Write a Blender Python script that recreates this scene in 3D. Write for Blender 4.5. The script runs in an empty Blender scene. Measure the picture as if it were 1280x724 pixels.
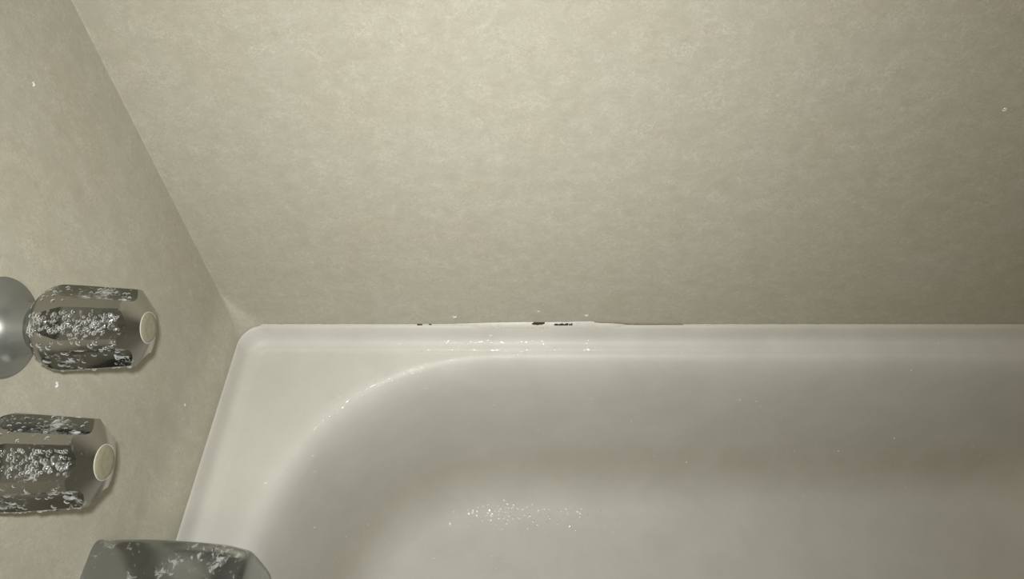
import bpy, bmesh, math, random
from mathutils import Vector, Matrix, noise
from mathutils.bvhtree import BVHTree

random.seed(7)
scene = bpy.context.scene
COL = scene.collection
V = Vector

# ------------------------------------------------------------------ camera
# 0 m in height is the top edge of the tub flange; the bathroom floor lies 0.40 m below it.
CAM = V((0.357, -0.538, 0.711))
PITCH = math.radians(50)
FPX = 866.0
cd = bpy.data.cameras.new('camera')
cam = bpy.data.objects.new('camera', cd)
COL.objects.link(cam)
cam.location = CAM
cam.rotation_euler = (math.pi / 2 - PITCH, 0, 0)
cd.sensor_width = 36.0
cd.lens = 36.0 * FPX / 1280.0
cd.clip_start = 0.02
scene.camera = cam

# ------------------------------------------------------------------ world, lights, exposure
wd = bpy.data.worlds.new('world')
scene.world = wd
wd.use_nodes = True
bgn = wd.node_tree.nodes['Background']
bgn.inputs['Color'].default_value = (1.0, 0.92, 0.78, 1)
bgn.inputs['Strength'].default_value = 0.045

# the phone's flash, just beside its lens
fl = bpy.data.lights.new('phone_flash', 'AREA')
fl.shape = 'DISK'
fl.size = 0.012
fl.energy = 3.35
fl.spread = math.radians(125)
fl.color = (1.0, 1.0, 0.985)
flo = bpy.data.objects.new('phone_flash', fl)
COL.objects.link(flo)
flo.location = (0.350, -0.527, 0.722)
flo.rotation_euler = (V((0.30, -0.03, 0.06)) - V(flo.location)).to_track_quat('-Z', 'Y').to_euler()

# the bathroom's warm ceiling light, above and behind the photographer
cl = bpy.data.lights.new('ceiling_light', 'AREA')
cl.shape = 'DISK'
cl.size = 0.35
cl.energy = 6.8
cl.color = (1.0, 0.86, 0.57)
clo = bpy.data.objects.new('ceiling_light', cl)
COL.objects.link(clo)
clo.location = (0.75, -1.35, 1.85)

scene.view_settings.view_transform = 'Standard'
scene.view_settings.look = 'None'
scene.view_settings.gamma = 1.0
scene.view_settings.use_curve_mapping = False
scene.view_settings.exposure = 0.0

# ------------------------------------------------------------------ helpers
def ray(u, v):
    """world direction through a photograph pixel, used to read positions off the photograph"""
    a = (u - 640) / FPX
    b = (362 - v) / FPX
    c, s = math.cos(PITCH), math.sin(PITCH)
    return V((a, c + b * s, -s + b * c))

def obj(name, verts, faces, mat, parent=None, smooth=True, sharp=None, loc=None):
    me = bpy.data.meshes.new(name)
    me.from_pydata([tuple(v) for v in verts], [], faces)
    me.validate()
    bm = bmesh.new(); bm.from_mesh(me)
    bmesh.ops.recalc_face_normals(bm, faces=bm.faces)
    bm.to_mesh(me); bm.free()
    for p in me.polygons:
        p.use_smooth = smooth
    if sharp:
        me.set_sharp_from_angle(angle=math.radians(sharp))
    me.materials.append(mat)
    o = bpy.data.objects.new(name, me)
    COL.objects.link(o)
    if parent:
        o.parent = parent
    if loc:
        o.location = loc
    return o

def empty(name, loc):
    o = bpy.data.objects.new(name, None)
    o.empty_display_size = 0.02
    COL.objects.link(o)
    o.location = loc
    return o

def tag(o, label=None, cat=None, group=None, kind=None):
    if label: o['label'] = label
    if cat: o['category'] = cat
    if group: o['group'] = group
    if kind: o['kind'] = kind
    return o

def grid_faces(nr, nc, closed=False):
    F = []
    for i in range(nr - 1):
        for j in range(nc if closed else nc - 1):
            k = (j + 1) % nc
            F.append((i * nc + j, i * nc + k, (i + 1) * nc + k, (i + 1) * nc + j))
    return F

def sstep(a, b, x):
    t = max(0.0, min(1.0, (x - a) / (b - a)))
    return t * t * (3 - 2 * t)

# ------------------------------------------------------------------ materials
def newmat(name):
    m = bpy.data.materials.new(name)
    m.use_nodes = True
    nt = m.node_tree
    return m, nt, nt.nodes['Principled BSDF'], nt.nodes, nt.links

def texcoord(nt, scale=(1, 1, 1)):
    tc = nt.nodes.new('ShaderNodeTexCoord')
    mp = nt.nodes.new('ShaderNodeMapping')
    mp.inputs['Scale'].default_value = scale
    nt.links.new(tc.outputs['Object'], mp.inputs['Vector'])
    return mp.outputs['Vector']

def noise_node(nt, vec, scale, detail=5, rough=0.55, dist=0.0, kind='FBM'):
    n = nt.nodes.new('ShaderNodeTexNoise')
    n.noise_type = kind
    n.inputs['Scale'].default_value = scale
    n.inputs['Detail'].default_value = detail
    n.inputs['Roughness'].default_value = rough
    n.inputs['Distortion'].default_value = dist
    nt.links.new(vec, n.inputs['Vector'])
    return n.outputs['Fac']

def ramp(nt, fac, stops):
    r = nt.nodes.new('ShaderNodeValToRGB')
    el = r.color_ramp.elements
    while len(el) < len(stops):
        el.new(0.5)
    for e, (p, c) in zip(el, stops):
        e.position = p
        e.color = (*c, 1) if len(c) == 3 else c
    nt.links.new(fac, r.inputs['Fac'])
    return r.outputs['Color']

def mix(nt, fac, a, b, mode='MIX'):
    m = nt.nodes.new('ShaderNodeMix')
    m.data_type = 'RGBA'
    m.blend_type = mode
    for s, v in ((m.inputs['Factor'], fac), (m.inputs['A'], a), (m.inputs['B'], b)):
        if isinstance(v, (int, float)):
            s.default_value = v
        elif isinstance(v, tuple):
            s.default_value = (*v, 1)
        else:
            nt.links.new(v, s)
    return m.outputs['Result']

def math_node(nt, op, a, b=0.0):
    m = nt.nodes.new('ShaderNodeMath')
    m.operation = op
    for s, v in ((m.inputs[0], a), (m.inputs[1], b)):
        if isinstance(v, (int, float)):
            s.default_value = v
        else:
            nt.links.new(v, s)
    return m.outputs[0]

def bump(nt, bsdf, h, strength, dist):
    b = nt.nodes.new('ShaderNodeBump')
    b.inputs['Strength'].default_value = strength
    b.inputs['Distance'].default_value = dist
    nt.links.new(h, b.inputs['Height'])
    nt.links.new(b.outputs['Normal'], bsdf.inputs['Normal'])

def wall_material(name, stretch):
    """beige surround panel printed with a mottled, fibrous parchment pattern"""
    m, nt, bs, N, L = newmat(name)
    vec = texcoord(nt, stretch)
    big = noise_node(nt, vec, 8, 4, 0.6, 0.4)
    mid = noise_node(nt, vec, 60, 8, 0.72, 0.5)
    fine = noise_node(nt, vec, 500, 3, 0.7, 0.4)
    c = ramp(nt, mid, [(0.30, (0.385, 0.370, 0.298)), (0.50, (0.415, 0.401, 0.328)), (0.70, (0.448, 0.435, 0.360))])
    patch = ramp(nt, noise_node(nt, vec, 36, 5, 0.65, 0.6), [(0.32, (0, 0, 0)), (0.74, (1, 1, 1))])
    # thin light fibres: narrow bands where distorted noises cross their middle value
    for sc_, ds_, wd_, am_ in ((75, 1.5, 0.026, 0.60), (130, 1.0, 0.030, 0.55), (210, 0.8, 0.040, 0.50)):
        fib = noise_node(nt, vec, sc_, 3, 0.6, ds_)
        d = math_node(nt, 'ABSOLUTE', math_node(nt, 'SUBTRACT', fib, 0.5))
        line = ramp(nt, d, [(0.0, (1, 1, 1)), (wd_, (0, 0, 0))])
        c = mix(nt, math_node(nt, 'MULTIPLY', line, math_node(nt, 'MULTIPLY', patch, am_)), c, (0.60, 0.582, 0.505))
    c = mix(nt, 0.7, c, ramp(nt, big, [(0.3, (0.955, 0.925, 0.88)), (0.7, (1.0, 1.0, 1.0))]), 'MULTIPLY')
    c = mix(nt, 0.45, c, ramp(nt, fine, [(0.3, (0.90, 0.89, 0.88)), (0.7, (1.0, 1.0, 1.0))]), 'MULTIPLY')
    L.new(c, bs.inputs['Base Color'])
    bs.inputs['Roughness'].default_value = 0.55
    bs.inputs['Specular IOR Level'].default_value = 0.3
    bump(nt, bs, mid, 0.06, 0.002)
    return m

M_BACK = wall_material('parchment_panel_back', (1, 1, 1.25))
M_LEFT = wall_material('parchment_panel_left', (1, 1.3, 0.95))

def tub_material():
    m, nt, bs, N, L = newmat('tub_enamel')
    vec = texcoord(nt)
    a = noise_node(nt, vec, 14, 5, 0.6, 0.4)
    b = noise_node(nt, vec, 260, 2, 0.6)
    c = ramp(nt, a, [(0.3, (0.503, 0.498, 0.452)), (0.65, (0.548, 0.543, 0.497))])
    c = mix(nt, 0.35, c, ramp(nt, b, [(0.3, (0.94, 0.94, 0.93)), (0.7, (1, 1, 1))]), 'MULTIPLY')
    # a faint brown soap-film line that sits at the foot of the basin's sides
    tc = N.new('ShaderNodeTexCoord'); sx = N.new('ShaderNodeSeparateXYZ')
    L.new(tc.outputs['Object'], sx.inputs[0])
    mr = N.new('ShaderNodeMapRange'); mr.interpolation_type = 'SMOOTHSTEP'
    mr.inputs['From Min'].default_value = 0.075; mr.inputs['From Max'].default_value = 0.0
    L.new(math_node(nt, 'ABSOLUTE', math_node(nt, 'ADD', sx.outputs['Z'], 0.255)), mr.inputs['Value'])
    st = noise_node(nt, texcoord(nt, (1, 1, 0.25)), 30, 5, 0.65, 0.5)
    k = math_node(nt, 'MULTIPLY', mr.outputs['Result'], ramp(nt, st, [(0.35, (0.12, 0.12, 0.12)), (0.7, (0.34, 0.34, 0.34))]))
    c = mix(nt, k, c, (0.42, 0.355, 0.265))
    L.new(c, bs.inputs['Base Color'])
    bs.inputs['Roughness'].default_value = 0.50
    bs.inputs['Specular IOR Level'].default_value = 0.26
    bump(nt, bs, a, 0.08, 0.004)
    return m

M_TUB = tub_material()

def chrome_material(name, scum_scale, lo, hi, amount, tint=(0.34, 0.33, 0.295), base_rough=0.10, film=0.06):
    """worn chrome plate with chalky hard-water film"""
    m, nt, bs, N, L = newmat(name)
    vec = texcoord(nt)
    a = noise_node(nt, vec, scum_scale, 7, 0.72, 0.9)
    b = noise_node(nt, vec, 45, 3, 0.6, 0.3)
    k = ramp(nt, math_node(nt, 'ADD', math_node(nt, 'MULTIPLY', a, 0.6), math_node(nt, 'MULTIPLY', b, 0.4)),
             [(lo, (0, 0, 0)), (hi, (1, 1, 1))])
    k = math_node(nt, 'MAXIMUM', math_node(nt, 'MULTIPLY', k, amount), film)
    c = mix(nt, k, tint, (0.50, 0.51, 0.48))
    L.new(c, bs.inputs['Base Color'])
    L.new(math_node(nt, 'SUBTRACT', 1.0, k), bs.inputs['Metallic'])
    r = noise_node(nt, vec, 120, 3, 0.6)
    L.new(math_node(nt, 'ADD', math_node(nt, 'MULTIPLY', r, 0.10), math_node(nt, 'ADD', math_node(nt, 'MULTIPLY', k, 0.35), base_rough)),
          bs.inputs['Roughness'])
    bump(nt, bs, a, 0.10, 0.001)
    return m

M_CHROME = chrome_material('worn_chrome', 190, 0.56, 0.66, 0.5)
M_SPOUT = chrome_material('scummy_chrome', 130, 0.53, 0.60, 0.55, (0.37, 0.385, 0.38))
M_FLANGE = chrome_material('dull_chrome', 150, 0.60, 0.70, 0.3, (0.20, 0.21, 0.20), 0.24, 0.24)
M_FLUTE = chrome_material('flute_dark_reflection', 330, 0.54, 0.60, 0.55, (0.20, 0.203, 0.185), 0.08, 0.02)  # darker chrome copy: the flutes' dark reflection is put into its tint

def plain(name, col, rough=0.5, spec=0.5, var=0.0, scale=60):
    m, nt, bs, N, L = newmat(name)
    n = noise_node(nt, texcoord(nt), scale, 5, 0.65, 0.5)
    lo = tuple(x * (1 - var) for x in col)
    hi = tuple(min(1, x * (1 + var)) for x in col)
    L.new(ramp(nt, n, [(0.3, lo), (0.7, hi)]), bs.inputs['Base Color'])
    bs.inputs['Roughness'].default_value = rough
    bs.inputs['Specular IOR Level'].default_value = spec
    return m

M_BUTTON = plain('ivory_plastic', (0.19, 0.178, 0.118), 0.4, 0.4, 0.2, 300)
M_RING = plain('chalky_ring', (0.34, 0.34, 0.30), 0.5, 0.5, 0.1, 300)
M_CAULK = plain('white_caulk', (0.57, 0.56, 0.51), 0.4, 0.4, 0.08, 200)
M_DIRT = plain('dark_grime', (0.075, 0.058, 0.038), 0.9, 0.2, 0.5, 400)
M_STAIN = plain('brown_grime', (0.20, 0.165, 0.11), 0.8, 0.2, 0.4, 300)
M_FLOOR = plain('vinyl_floor', (0.33, 0.29, 0.23), 0.5, 0.4, 0.12, 20)
M_HAIR = plain('dark_hair', (0.015, 0.012, 0.01), 0.5, 0.4, 0.1)

def water_material(name, milk, gloss, rough, e0=0.22, e1=0.42):
    """thin clear film that shows what lies under it and throws back a glint; milk = white for dissolved lime and painted glints"""
    m = bpy.data.materials.new(name)
    m.use_nodes = True
    nt = m.node_tree
    N, L = nt.nodes, nt.links
    N.remove(N['Principled BSDF'])
    out = N['Material Output']
    tr = N.new('ShaderNodeBsdfTransparent')
    df_ = N.new('ShaderNodeBsdfDiffuse')
    df_.inputs['Color'].default_value = (0.90, 0.91, 0.90, 1)
    gl = N.new('ShaderNodeBsdfAnisotropic')
    gl.inputs['Roughness'].default_value = rough
    fr = N.new('ShaderNodeFresnel'); fr.inputs['IOR'].default_value = 1.33
    m1 = N.new('ShaderNodeMixShader'); m2 = N.new('ShaderNodeMixShader')
    n = noise_node(nt, texcoord(nt), 330, 3, 0.6)
    lw = N.new('ShaderNodeLayerWeight'); lw.inputs['Blend'].default_value = 0.5   # chalky outline of lime drops; painted glints share it
    edge_ = ramp(nt, lw.outputs['Facing'], [(e0, (0.06, 0.06, 0.06)), (e1, (1, 1, 1))])
    L.new(math_node(nt, 'MULTIPLY', math_node(nt, 'MULTIPLY', ramp(nt, n, [(0.35, (0.4, 0.4, 0.4)), (0.60, (1, 1, 1))]), edge_), milk), m1.inputs[0])
    L.new(tr.outputs[0], m1.inputs[1]); L.new(df_.outputs[0], m1.inputs[2])
    L.new(math_node(nt, 'ADD', math_node(nt, 'MULTIPLY', fr.outputs[0], gloss), 0.03), m2.inputs[0])
    L.new(m1.outputs[0], m2.inputs[1]); L.new(gl.outputs[0], m2.inputs[2])
    L.new(m2.outputs[0], out.inputs['Surface'])
    return m

M_WATER = water_material('water', 0.15, 1.6, 0.07)
M_SPECK = water_material('white_glint_drop', 0.95, 1.5, 0.07, -0.25, 0.15)  # white diffuse colour stands in for the drops' sparkle
M_LIMEGLINT = water_material('limey_glint_water', 0.5, 1.0, 0.12)  # handle drops: lime, plus their sparkle painted in as white

# ------------------------------------------------------------------ room shell
FLOOR_Z = -0.40
CEIL = 1.9

def wall_foot(x):
    """height of the lower edge of the back panel: it is chipped where the caulk has failed"""
    return 0.0010 + 0.0036 * (sstep(0.345, 0.375, x) - sstep(0.455, 0.50, x))

LX = 0.002
def left_x(y, z):
    """the end panel laps out over the tub flange at its foot"""
    top = LX - 0.001 * sstep(0.02, 0.25, -y)
    return 0.0112 + (top - 0.0112) * sstep(0.0, 0.06, z)

# back wall: fine along its foot, with the coved corner as its left end
xs = [0.042 + 0.0025 * i for i in range(0, 350)]
xs += [xs[-1] + 0.03 * i for i in range(1, 25)]
xs = [x for x in xs if x < 1.515] + [1.515]
zrows = [None, 0.010, 0.02, 0.05, 0.1, 0.2, 0.4, 0.8, 1.3, CEIL]
vv = []
for z in zrows:
    for x in xs:
        vv.append((x, 0.0, wall_foot(x) if z is None else z))
tag(obj('wall_back', vv, grid_faces(len(zrows), len(xs)), M_BACK), kind='structure')

# left wall with cove into the corner
ys = [-0.02 - 0.02 * i for i in range(20)] + [-0.5, -0.6, -0.8, -1.1, -1.5, -1.9]
zl = [-0.001, 0.004, 0.01, 0.02, 0.03, 0.045, 0.06, 0.08, 0.10, 0.125, 0.15, 0.2, 0.4, 0.8, 1.3, CEIL]
vv = []
nc = 0
for z in zl:
    row = []
    w = sstep(0.0, 0.06, z)
    x1 = left_x(-0.031, z)
    for a in range(0, 17):         # the coved corner: wide where it meets the tub, tighter above
        t = a / 16 * math.pi / 2
        lo = (0.042 - 0.0308 * math.sin(t), -0.031 + 0.031 * math.cos(t))
        hi = ((0.042 + (x1 + 0.001 - 0.042) * a / 4, 0.0) if a < 4 else
              (x1 + 0.001 * (1 - math.sin((a - 4) / 12 * math.pi / 2)), -0.001 + 0.001 * math.cos((a - 4) / 12 * math.pi / 2)))
        row.append((lo[0] + (hi[0] - lo[0]) * w, lo[1] + (hi[1] - lo[1]) * w, z))
    for y in ys[1:]:
        row.append((left_x(y, z), y, z))
    nc = len(row)
    vv += row
tag(obj('wall_left', vv, grid_faces(len(zl), nc), M_LEFT), kind='structure')

def box(name, lo, hi, mat, parent=None):
    x0, y0, z0 = lo; x1, y1, z1 = hi
    v = [(x0, y0, z0), (x1, y0, z0), (x1, y1, z0), (x0, y1, z0), (x0, y0, z1), (x1, y0, z1), (x1, y1, z1), (x0, y1, z1)]
    f = [(0, 3, 2, 1), (4, 5, 6, 7), (0, 1, 5, 4), (1, 2, 6, 5), (2, 3, 7, 6), (3, 0, 4, 7)]
    return obj(name, v, f, mat, parent, smooth=False)

tag(box('wall_right', (1.515, -1.9, FLOOR_Z), (1.56, 0.0, CEIL), M_LEFT), kind='structure')
tag(box('floor', (-0.05, -1.9, FLOOR_Z - 0.03), (1.56, 0.05, FLOOR_Z), M_FLOOR), kind='structure')

# ------------------------------------------------------------------ bathtub
def rloop(x0, x1, y0, y1, z, rl, rr, rfl, n=2.0, flange=False):
    """rounded rectangle; rl=(rx,ry) at the left back corner, rr right corners, rfl left front"""
    def corner(cx, cy, rx, ry, a0):
        out = []
        for i in range(25):
            t = math.radians(a0 + 90 * i / 24)
            c, s = math.cos(t), math.sin(t)
            out.append((cx + rx * math.copysign(abs(c) ** (2 / n), c), cy + ry * math.copysign(abs(s) ** (2 / n), s)))
        return out
    P = []
    cs = [corner(x1 - rr[0], y1 - rr[1], rr[0], rr[1], 0),
          corner(x0 + rl[0], y1 - rl[1], rl[0], rl[1], 90),
          corner(x0 + rfl[0], y0 + rfl[1], rfl[0], rfl[1], 180),
          corner(x1 - rr[0], y0 + rr[1], rr[0], rr[1], 270)]
    for k in range(4):
        P += cs[k]
        a, b = cs[k][-1], cs[(k + 1) % 4][0]
        for i in range(1, 12):
            t = i / 12
            P.append((a[0] + (b[0] - a[0]) * t, a[1] + (b[1] - a[1]) * t))
    out = []
    for x, y in P:
        zz = z
        if flange:                       # the tiling flange fades out along the open front
            w = sstep(-0.70, -0.55, y)
            zz = -0.0270 + (z + 0.0270) * w
        out.append((x, y, zz))
    return out

XR, YF = 1.512, -0.75
loops = []
def outer(dx, z, r):
    loops.append(rloop(0.009 + dx, XR - dx, YF + dx, -0.0005 - dx, z, (r, r), (r, r), (r, r), 2.0, True))
outer(0.0000, -0.0040, 0.029)
outer(0.0004, -0.0009, 0.029)
outer(0.0012, -0.0003, 0.0285)
outer(0.0026, -0.0012, 0.0275)
outer(0.0042, -0.0040, 0.027)
outer(0.0062, -0.0110, 0.026)
outer(0.0082, -0.0165, 0.025)
outer(0.0105, -0.0205, 0.023)
outer(0.0140, -0.0232, 0.021)
outer(0.0180, -0.0245, 0.018)
outer(0.0205, -0.0250, 0.014)
outer(0.0218, -0.0258, 0.012)
outer(0.0235, -0.0265, 0.012)
outer(0.0260, -0.0268, 0.012)
def inner(xl, d, z, rx, ry, xr, n=2.3, fr=0.07):
    loops.append(rloop(xl, XR - xr, YF + fr, -d, z, (rx, ry), (rx * .8, ry), (rx, ry), n))
inner(0.050, 0.0275, -0.0272, 0.290, 0.285, 0.08, 2.3, 0.055)
inner(0.060, 0.0295, -0.0280, 0.288, 0.282, 0.085, 2.3, 0.06)
inner(0.068, 0.0320, -0.0300, 0.286, 0.280, 0.09, 2.3, 0.063)
inner(0.075, 0.0350, -0.0345, 0.284, 0.278, 0.097, 2.3, 0.067)
inner(0.081, 0.0385, -0.0430, 0.282, 0.276, 0.105, 2.3, 0.07)
inner(0.086, 0.0425, -0.0580, 0.280, 0.274, 0.113, 2.3, 0.073)
inner(0.090, 0.0470, -0.0850, 0.277, 0.271, 0.125, 2.3, 0.075)
inner(0.096, 0.0530, -0.1350, 0.272, 0.266, 0.155, 2.3, 0.078)
inner(0.102, 0.0590, -0.1930, 0.266, 0.260, 0.19, 2.3, 0.082)
inner(0.109, 0.0660, -0.2470, 0.260, 0.252, 0.23, 2.3, 0.087)
inner(0.116, 0.0735, -0.2790, 0.254, 0.246, 0.26, 2.3, 0.093)
inner(0.125, 0.0830, -0.3025, 0.246, 0.238, 0.285, 2.3, 0.102)
inner(0.138, 0.0975, -0.3190, 0.236, 0.226, 0.31, 2.3, 0.116)
inner(0.157, 0.1170, -0.3290, 0.222, 0.212, 0.335, 2.3, 0.135)
inner(0.185, 0.1450, -0.3335, 0.205, 0.195, 0.365, 2.3, 0.163)
inner(0.25, 0.21, -0.3355, 0.16, 0.15, 0.43, 2.2, 0.23)
inner(0.32, 0.27, -0.3360, 0.11, 0.09, 0.50, 2.0, 0.29)
nl = len(loops[0])
tv = [p for lp in loops for p in lp]
tf = grid_faces(len(loops), nl, True)
tf.append(tuple((len(loops) - 1) * nl + j for j in range(nl)))
tub = empty('bathtub', (0.76, -0.375, FLOOR_Z))
tag(tub, 'white enamel bathtub with raised flange and deep rounded basin against beige walls', 'bathtub')
def inv(o, root):
    o.matrix_parent_inverse = Matrix.Translation(-V(root.location))
    return o
basin = inv(obj('basin', tv, tf, M_TUB, tub, sharp=50), tub)
inv(box('apron', (0.009, YF, FLOOR_Z), (XR, YF + 0.012, -0.0275), M_TUB, tub), tub)
tub_bvh = BVHTree.FromPolygons([V(p) for p in tv], tf)

# ------------------------------------------------------------------ caulk along the back of the tub
def caulk_top(x):
    n = noise.noise(V((x * 90, 3.1, 0))) * 0.0006 + noise.noise(V((x * 400, 1.1, 0))) * 0.00025
    h = 0.0013
    h += 0.0040 * (sstep(0.24, 0.38, x) - sstep(0.47, 0.52, x))
    h += 0.0018 * (sstep(0.415, 0.45, x) - sstep(0.455, 0.475, x))
    return h + n
def in_hole(x, z):
    # first gap: a wide lens under the panel edge; second gap: a long ragged slit
    j = noise.noise(V((x * 700, z * 900, 0))) * 0.0005
    a = ((x - 0.391) / 0.0085) ** 2 + ((z - 0.0042 - (x - .391) * .05) / 0.0016) ** 2
    if a < 1 + j * 500: return True
    if 0.411 < x < 0.4345 and abs(z - 0.0030 - (x - 0.42) * 0.02) < 0.0011 + 0.6 * j + 0.0003 * math.sin(x * 900):
        return not (0.4288 < x < 0.4296)
    for c, w, hh in ((0.2385, 0.0035, 0.0011), (0.252, 0.002, 0.0008)):
        if abs(x - c) < w and abs(z - 0.0009) < hh + j: return True
    return False
cx = [0.030 + 0.0006 * i for i in range(int((0.95 - 0.03) / 0.0006))] + [0.95 + 0.01 * i for i in range(55)]
NP = 15
cv, cf = [], []
for x in cx:
    h = max(0.0008, caulk_top(x))
    for k in range(NP):
        t = k / (NP - 1)
        z = -0.0015 + (h + 0.0015) * t
        wide = max(0.0, min(1.0, (h - 0.0020) / 0.003))
        bulge = 0.0006 * math.sin(math.pi * t)
        d = (0.0014 + 0.0030 * wide) * (1 - t) ** 0.9 + 0.0004 + bulge * wide
        cv.append((x, -d, z + 0.0003 * (1 - t)))
for i in range(len(cx) - 1):
    for k in range(NP - 1):
        xm = (cx[i] + cx[i + 1]) / 2
        zm = (cv[i * NP + k][2] + cv[i * NP + k + 1][2]) / 2
        if in_hole(xm, zm):
            continue
        cf.append((i * NP + k, (i + 1) * NP + k, (i + 1) * NP + k + 1, i * NP + k + 1))
caulk = obj('caulk_bead', cv, cf, M_CAULK)
tag(caulk, 'ragged white caulk bead with two dark gaps between back wall and tub', 'caulk')
# grime packed in the joint behind the bead, seen through the gaps
gv, gf = [], []
for i in range(120):
    x = 0.20 + 0.30 * i / 119
    y = 0.0012 + 0.0006 * noise.noise(V((x * 300, 0, 0)))
    gv += [(x, y, -0.003), (x, y + 0.0004, 0.0068)]
for i in range(119):
    gf.append((2 * i, 2 * i + 2, 2 * i + 3, 2 * i + 1))
obj('joint_grime', gv, gf, M_DIRT, caulk)
# dried brown line along the top of the bead to the right of the gaps
sv, sf = [], []
for i in range(90):
    x = 0.462 + 0.115 * i / 89
    h = max(0.0008, caulk_top(x)) - 0.0002 + 0.0003 * noise.noise(V((x * 250, 5, 0)))
    w = 0.0009 * math.sin(math.pi * i / 89) * (0.75 + 0.5 * noise.noise(V((x * 120, 9, 0)))) + 0.0001
    sv += [(x, -0.0012, h - w), (x, -0.0016, h), (x, -0.0004, h + w)]
for i in range(89):
    for k in range(2):
        a = 3 * i + k
        sf.append((a, a + 3, a + 4, a + 1))
tag(obj('grime_line', sv, sf, M_STAIN, caulk), 'thin brown line of dirt')

# ------------------------------------------------------------------ water drops
def cap(vl, fl_, p, n, r, h, seg=9, stretch=1.0):
    n = n.normalized()
    t = n.orthogonal().normalized()
    b = n.cross(t)
    base = len(vl)
    a0 = random.random() * 6.28
    vl.append(tuple(p + n * h))
    rings = ((0.45, 0.84), (0.80, 0.42), (1.0, -0.05))
    for q, (fr, fh) in enumerate(rings):
        for i in range(seg):
            a = a0 + 2 * math.pi * i / seg
            vl.append(tuple(p + t * (math.cos(a) * r * fr) + b * (math.sin(a) * r * fr * stretch) + n * (h * fh)))
    for i in range(seg):
        j = (i + 1) % seg
        fl_.append((base, base + 1 + i, base + 1 + j))
        for q in range(2):
            a = base + 1 + q * seg
            fl_.append((a + i, a + seg + i, a + seg + j, a + j))

# drops on the tub: read along the lines where the photograph shows them, resting on the enamel
dv, df = [], []          # beads with their sparkle painted as white colour
wv, wf = [], []          # clear shallow water on the rounded edges
def tub_drop(u, v, r, hr=0.35, glint=False):
    hit = tub_bvh.ray_cast(CAM, ray(u, v).normalized())
    if hit[0] is None: return
    n = hit[1]
    if n.dot(ray(u, v)) > 0: n = -n
    if glint:                      # broad shallow drops, found where the rounded enamel faces the lens
        if n.dot((CAM - hit[0]).normalized()) < math.cos(math.radians(16)): return
        r *= 1.35; hr = 0.11
    cap(wv if glint else dv, wf if glint else df, hit[0], n, r, r * hr, 8)
for i in range(160):
    tub_drop(random.triangular(500, 760, 610), 432 + random.uniform(-8, 8), random.uniform(.0006, .0013), glint=True)
for i in range(26):
    tub_drop(random.uniform(470, 700), random.uniform(424, 436), random.uniform(.0005, .0010))
edge = [(385, 535), (405, 520), (430, 504), (470, 478), (505, 465), (535, 457), (580, 451), (640, 447), (720, 446)]
for i in range(260):
    k = random.randrange(len(edge) - 1); t = random.random()
    u = edge[k][0] * (1 - t) + edge[k + 1][0] * t
    v = edge[k][1] * (1 - t) + edge[k + 1][1] * t
    tub_drop(u + random.gauss(0, 3), v + random.gauss(0, 5), random.uniform(.0005, .0011), glint=True)
for i in range(160):
    u = random.triangular(560, 790, 630)
    tub_drop(u, 646 - (u - 560) * .04 + random.gauss(0, 9), random.uniform(.0008, .0018), glint=True)
for i in range(45):
    tub_drop(random.gauss(930, 130), random.gauss(560, 50), random.uniform(.0005, .0013))
for i in range(50):
    tub_drop(random.uniform(420, 800), random.uniform(655, 724), random.uniform(.0006, .0014))
for i in range(60):
    tub_drop(random.uniform(300, 1280), random.uniform(425, 724), random.uniform(.0006, .0014))
for u, v in ((533, 486), (858, 578), (1118, 548), (925, 500), (1140, 463), (1048, 564)):
    tub_drop(u, v, 0.0018)
nb_, nfb = len(dv), len(df)
td = obj('tub_droplets', dv + wv, df + [tuple(i + nb_ for i in f) for f in wf], M_SPECK)
td.data.materials.append(M_WATER)
for p in td.data.polygons:
    if p.index >= nfb: p.material_index = 1
tag(td, 'fine water droplets sprinkled over the white tub rim and basin', 'water droplets', kind='stuff')
# caulk droplets
dv2, df2 = [], []
for i in range(40):
    x = random.triangular(0.30, 0.45, 0.335)
    cap(dv2, df2, V((x, -0.0048, -0.0008)), V((0, -.6, .8)), random.uniform(.0005, .0009), .0004, 8)
tag(obj('droplets', dv2, df2, M_WATER, caulk), kind='stuff')

# single drops standing on the walls and ledge
def single_drop(p, n, r, label, run=1.0):
    v, f = [], []
    root = V(p)
    cap(v, f, V((0, 0, 0)), V(n), r, r * 0.5, 12, run)
    o = obj('water_drop', v, f, M_SPECK)
    o.location = root
    tag(o, label, 'water drop', 'single drops on walls and ledge')
def on_left(u, v):
    d = ray(u, v)
    x = -0.001
    for k in range(6):
        t = (x - CAM.x) / d.x
        p = CAM + d * t
        x = left_x(p.y, p.z)
    return V((x, p.y, p.z))
def on_back(u, v):
    d = ray(u, v); t = (0 - CAM.y) / d.y
    return CAM + d * t
single_drop(on_left(71, 481), (1, 0, .1), 0.0026, 'bright water drop on left wall just below the upper chrome handle')
single_drop(on_left(231, 506), (1, 0, .1), 0.0020, 'small water drop on left wall beside the slanting tub edge')
single_drop(on_left(42, 105), (1, 0, .1), 0.0020, 'small water drop high on the left wall, well above both handles')
single_drop(on_back(568, 396), (0, -1, .1), 0.0028, 'bright water drop on back wall just above the tub edge, left of the caulk gaps')
single_drop(on_back(673, 389), (0, -1, .1), 0.0018, 'tiny water drop on back wall directly above the first caulk gap')
single_drop(on_back(733, 394), (0, -1, .1), 0.0026, 'shallow water drop on back wall to the right of the second caulk gap')
single_drop(on_back(1256, 137), (0, -1, .1), 0.0022, 'small water drop on back wall near the right edge of the photo')
h = tub_bvh.ray_cast(CAM, ray(613, 419).normalized())
single_drop(h[0], h[1] if h[1].z > 0 else -h[1], 0.0024, 'greyish water drop on the white tub ledge left of the caulk gaps')

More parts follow.
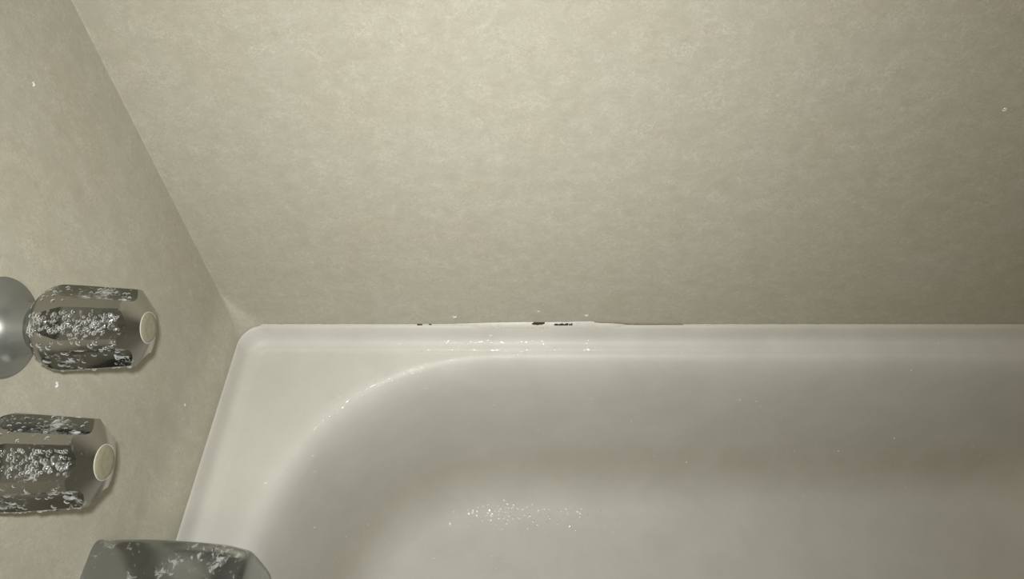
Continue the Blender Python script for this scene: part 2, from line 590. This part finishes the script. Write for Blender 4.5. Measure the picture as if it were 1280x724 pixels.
# ------------------------------------------------------------------ valve handles
def lathe(prof, seg=64):
    v = []
    for x, r in prof:
        for i in range(seg):
            a = 2 * math.pi * i / seg
            v.append((x, r * math.cos(a), r * math.sin(a)))
    f = grid_faces(len(prof), seg, True)
    return v, f

X_EDGE, X_BUT = 0.0945, 0.1025
R_BUT, R_EDGE = 0.0112, 0.0268
REAR = [(0.0210, 0.0150), (0.0258, 0.0166), (0.0285, 0.0186), (0.0318, 0.0217), (0.0345, 0.0249), (0.0372, 0.0275), (0.0400, 0.0292), (0.0430, 0.0301), (0.0450, 0.0304)]
def r_round(x):
    if x <= REAR[0][0]: return REAR[0][1]
    for (xa, ra), (xb, rb) in zip(REAR, REAR[1:]):
        if x <= xb:
            t = (x - xa) / (xb - xa)
            return ra + (rb - ra) * t
    t = (x - 0.045) / (X_EDGE - 0.045)
    return 0.0304 + (R_EDGE - 0.0304) * t
HALF = math.radians(22.5)
def flute_w(x):
    g = max(0.0, min(1.0, (x - 0.0380) / 0.020))
    return HALF * math.sqrt(g) * (0.92 + 0.08 * g)
def r_body(th, x):
    """round body cut by six hollow flutes that start as a rounded U near the rear"""
    R = r_round(x)
    k = round(th / (math.pi / 3))
    ph = th - k * math.pi / 3
    g = max(0.0, min(1.0, (x - 0.0380) / 0.020))
    w = flute_w(x)
    if w <= 1e-4 or abs(ph) >= w: return R
    q = 1 - (ph / w) ** 2
    dep = (0.0027 * min(1.0, 1.4 * math.sqrt(g)) + 0.0034 * sstep(0.040, 0.11, x)) * min(1.0, (w / HALF) ** 1.5)
    return R - dep * q ** 0.85
def column_angle(j, x):
    """angle of mesh column j at distance x: columns follow the edges of the flutes"""
    k, q = divmod(j, 22)
    w = max(flute_w(x), math.radians(9.0))
    c = k * math.pi / 3
    if q <= 16: return c + w * (-1 + q / 8)
    return c + w + (math.pi / 3 - 2 * w) * (q - 16) / 6
def r_cone(x):
    return R_BUT + (X_BUT - x) * (R_EDGE - R_BUT) / (X_BUT - X_EDGE)
def handle(loc, roll, label, droprng):
    root = empty('faucet_handle', loc)
    tag(root, label, 'faucet handle', 'chrome faucet handles on the left wall')
    prof = [(-0.004, 0.0355), (0.0015, 0.0358), (0.0030, 0.0350), (0.0042, 0.0333), (0.0052, 0.0305), (0.0062, 0.0275), (0.0078, 0.0240),
            (0.0100, 0.0215), (0.0130, 0.0194), (0.0165, 0.0181), (0.0200, 0.0174), (0.0245, 0.0171), (0.0270, 0.0170)]
    v, f = lathe(prof)
    obj('escutcheon', v, f, M_FLANGE, root)
    # axes: e1 faces the camera, e2 points up the picture
    e1 = V((0, CAM.y - loc[1], CAM.z - loc[2])).normalized()
    e2 = V((0, e1.z, -e1.y))
    ths = []
    for k in range(6):
        c = k * math.pi / 3
        for q in range(17):
            ths.append(c - HALF + 2 * HALF * q / 16)
        for q in range(1, 6):
            ths.append(c + HALF + (math.pi / 3 - 2 * HALF) * q / 6)
    nt_ = len(ths)
    def P(th, x, r):
        d = e1 * math.cos(th + roll) + e2 * math.sin(th + roll)
        return V((x, 0, 0)) + d * r
    NB, NC = 46, 5
    verts = []
    ends = []
    for th in ths:
        lo, hi = X_EDGE - 0.001, X_BUT - 0.0004
        for _ in range(40):
            m_ = (lo + hi) / 2
            if r_body(th, m_) < r_cone(m_): lo = m_
            else: hi = m_
        ends.append(lo)
    xs_b = [p[0] for p in REAR[:4]]
    for i in range(NB):
        for j, xe in enumerate(ends):
            if i < 4: x = xs_b[i]
            else:
                t = (i - 3) / (NB - 4)
                x = xs_b[3] + (xe - xs_b[3]) * t
            th = column_angle(j, x)
            verts.append(P(th, x, r_body(th, x)))
    for i in range(1, NC + 1):
        for th, xe in zip(ths, ends):
            x = xe + (X_BUT - xe) * i / NC
            verts.append(P(th, x, r_cone(x)))
    rear = len(verts)
    F = grid_faces(NB + NC, nt_, True)
    F.append(tuple(range(nt_)))
    body = obj('handle_body', verts, F, M_CHROME, root, sharp=24)
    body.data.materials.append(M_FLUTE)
    for p in body.data.polygons:       # the hollow flutes' dark reflection is put into a darker tint
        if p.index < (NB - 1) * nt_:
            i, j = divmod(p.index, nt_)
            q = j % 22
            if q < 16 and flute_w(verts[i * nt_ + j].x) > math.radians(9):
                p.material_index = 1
    # button and its chalky seat ring
    bp = [(X_BUT - 0.002, 0.0001), (X_BUT - 0.002, 0.0106), (X_BUT + 0.0004, 0.0106), (X_BUT + 0.0008, 0.0101), (X_BUT + 0.0009, 0.006), (X_BUT + 0.0009, 0.0001)]
    v, f = lathe(bp, 48)
    tag(obj('index_button', v, f, M_BUTTON, root, sharp=40), 'dull ivory index button in the end of the handle')
    rp = [(X_BUT - 0.0003, 0.0105), (X_BUT + 0.0004, 0.0107), (X_BUT + 0.0004, 0.0111), (X_BUT - 0.0003, 0.0114)]
    v, f = lathe(rp, 48)
    obj('button_ring', v, f, M_RING, root)
    # drops clinging to the chrome
    rg = random.Random(droprng)
    vl, fl_ = [], []
    def drop(th, x, r, hr=0.4):
        def pt(a, b): return P(a, b, min(r_body(a, b), r_cone(b)))
        p = pt(th, x)
        n = (pt(th + .01, x) - pt(th - .01, x)).cross(pt(th, x + .0004) - pt(th, x - .0004))
        if n.dot(p - V((p.x, 0, 0))) < 0: n = -n
        cap(vl, fl_, p, n, r, r * hr, 8)
    for i in range(170):      # crowded in the flute that faces up to the lens
        drop(rg.uniform(-.30, .30), rg.uniform(.036, .094), rg.uniform(.0007, .0017))
    for a_, x_, r_ in ((.05, .047, .0034), (-.08, .0900, .0036), (.10, .0865, .0034), (-.02, .083, .0026), (-1.15, .089, .0036), (-.98, .045, .0026), (-1.2, .051, .0024), (-1.12, .057, .0022), (.95, .090, .0030)):
        drop(a_, x_, r_, .22)  # larger milky caps that paint the flash's reflection at the flute ends
    for i in range(60):
        drop(rg.uniform(0.45, 1.5), rg.uniform(.033, .094), rg.uniform(.0006, .0016))
    for i in range(70):
        drop(rg.uniform(-1.9, -.45), rg.uniform(.033, .094), rg.uniform(.0006, .0020))
    for i in range(10):       # hanging along the underside
        drop(rg.uniform(-1.9, -1.5), rg.uniform(.05, .094), rg.uniform(.0014, .0022), .7)
    tag(obj('droplets', vl, fl_, M_LIMEGLINT, root), kind='stuff')
    return root
h1 = handle((0.0005, -0.2473, 0.323), math.radians(6), 'upper chrome fluted faucet handle fully in frame with wall escutcheon showing', 3)
h2 = handle((0.0005, -0.3430, 0.311), math.radians(-1), 'lower chrome fluted faucet handle above the spout, cut off at the left edge', 5)

# ------------------------------------------------------------------ tub spout
spout = empty('tub_spout', (0.0, -0.345, 0.085))
tag(spout, 'stubby chrome tub spout with chalky water marks, at the bottom left over the rim', 'faucet spout')
def sec(x, hw, top, bot, n=4.0, yo=0.0):
    out = []
    top += 0.008
    hw += 0.0015
    n *= 1.25
    cz, hz = (top + bot) / 2, (top - bot) / 2
    for i in range(72):
        a = 2 * math.pi * i / 72
        c, s = math.cos(a), math.sin(a)
        y = hw * math.copysign(abs(c) ** (2 / n), c)
        z = cz + hz * math.copysign(abs(s) ** (2 / n), s)
        out.append((x * 0.875, y + yo, z - 0.085))
    return out
S = [sec(-0.004, .0270, .1125, .052, 3.6), sec(.002, .0272, .1130, .052, 3.6), sec(.006, .0262, .1128, .053, 3.6), sec(.014, .0258, .1138, .053, 4),
     sec(.030, .0256, .1150, .052, 4.4), sec(.050, .0252, .1155, .050, 4.8), sec(.070, .0246, .1152, .047, 5), sec(.090, .0238, .1146, .043, 5),
     sec(.108, .0229, .1138, .040, 5), sec(.122, .0221, .1130, .038, 4.8), sec(.132, .0213, .1120, .037, 4.5), sec(.140, .0203, .1104, .036, 4.2), sec(.1455, .0196, .1090, .036, 4),
     sec(.1495, .0186, .1072, .037, 3.8), sec(.1515, .0170, .1045, .039, 3.4), sec(.1525, .011, .0940, .045, 2.6), sec(.1528, .005, .0850, .060, 2.2)]
sv = [p for s in S for p in s]
sf = grid_faces(len(S), 72, True)
sf.append(tuple(range(72))); sf.append(tuple((len(S) - 1) * 72 + j for j in range(72)))
obj('spout_body', sv, sf, M_SPOUT, spout, sharp=60)
v, f = lathe([(0.0, 0.001), (0.0, 0.0135), (0.010, 0.0135), (0.010, 0.0110), (0.003, 0.0105), (0.003, 0.001)], 40)
ov = [(0.112 + p[1], p[2], 0.037 - 0.085 - 0.006 + p[0]) for p in v]
obj('outlet', ov, f, M_CHROME, spout, sharp=40)
vl, fl_ = [], []
for i in range(60):
    x, y = random.uniform(.02, .135), random.uniform(-.020, .016)
    cap(vl, fl_, V((x * .875, y, .1188 - .085 - max(0, x - .1) * .05)), V((0, 0, 1)), random.uniform(.0006, .0015), .0005, 8)
tag(obj('droplets', vl, fl_, M_WATER, spout), kind='stuff')

# a short dark hair stuck to the wet chrome
sp_bvh = BVHTree.FromPolygons([V(p) + V(spout.location) for p in sv], sf)
pts = []
for u, v in ((268, 685), (267, 689), (264, 693), (259, 696), (255, 699)):
    hit = sp_bvh.ray_cast(CAM, ray(u, v).normalized())
    if hit[0] is not None:
        pts.append(hit[0] + V((0, 0, 0.0003)))
hv, hf = [], []
for p in pts:
    for i in range(6):
        a = i * math.pi / 3
        hv.append((p.x + 0.00045 * math.cos(a), p.y, p.z + 0.00045 * math.sin(a)))
hf = grid_faces(len(pts), 6, True)
tag(obj('hair', hv, hf, M_HAIR), 'short dark hair stuck on top of the chrome tub spout', 'hair')
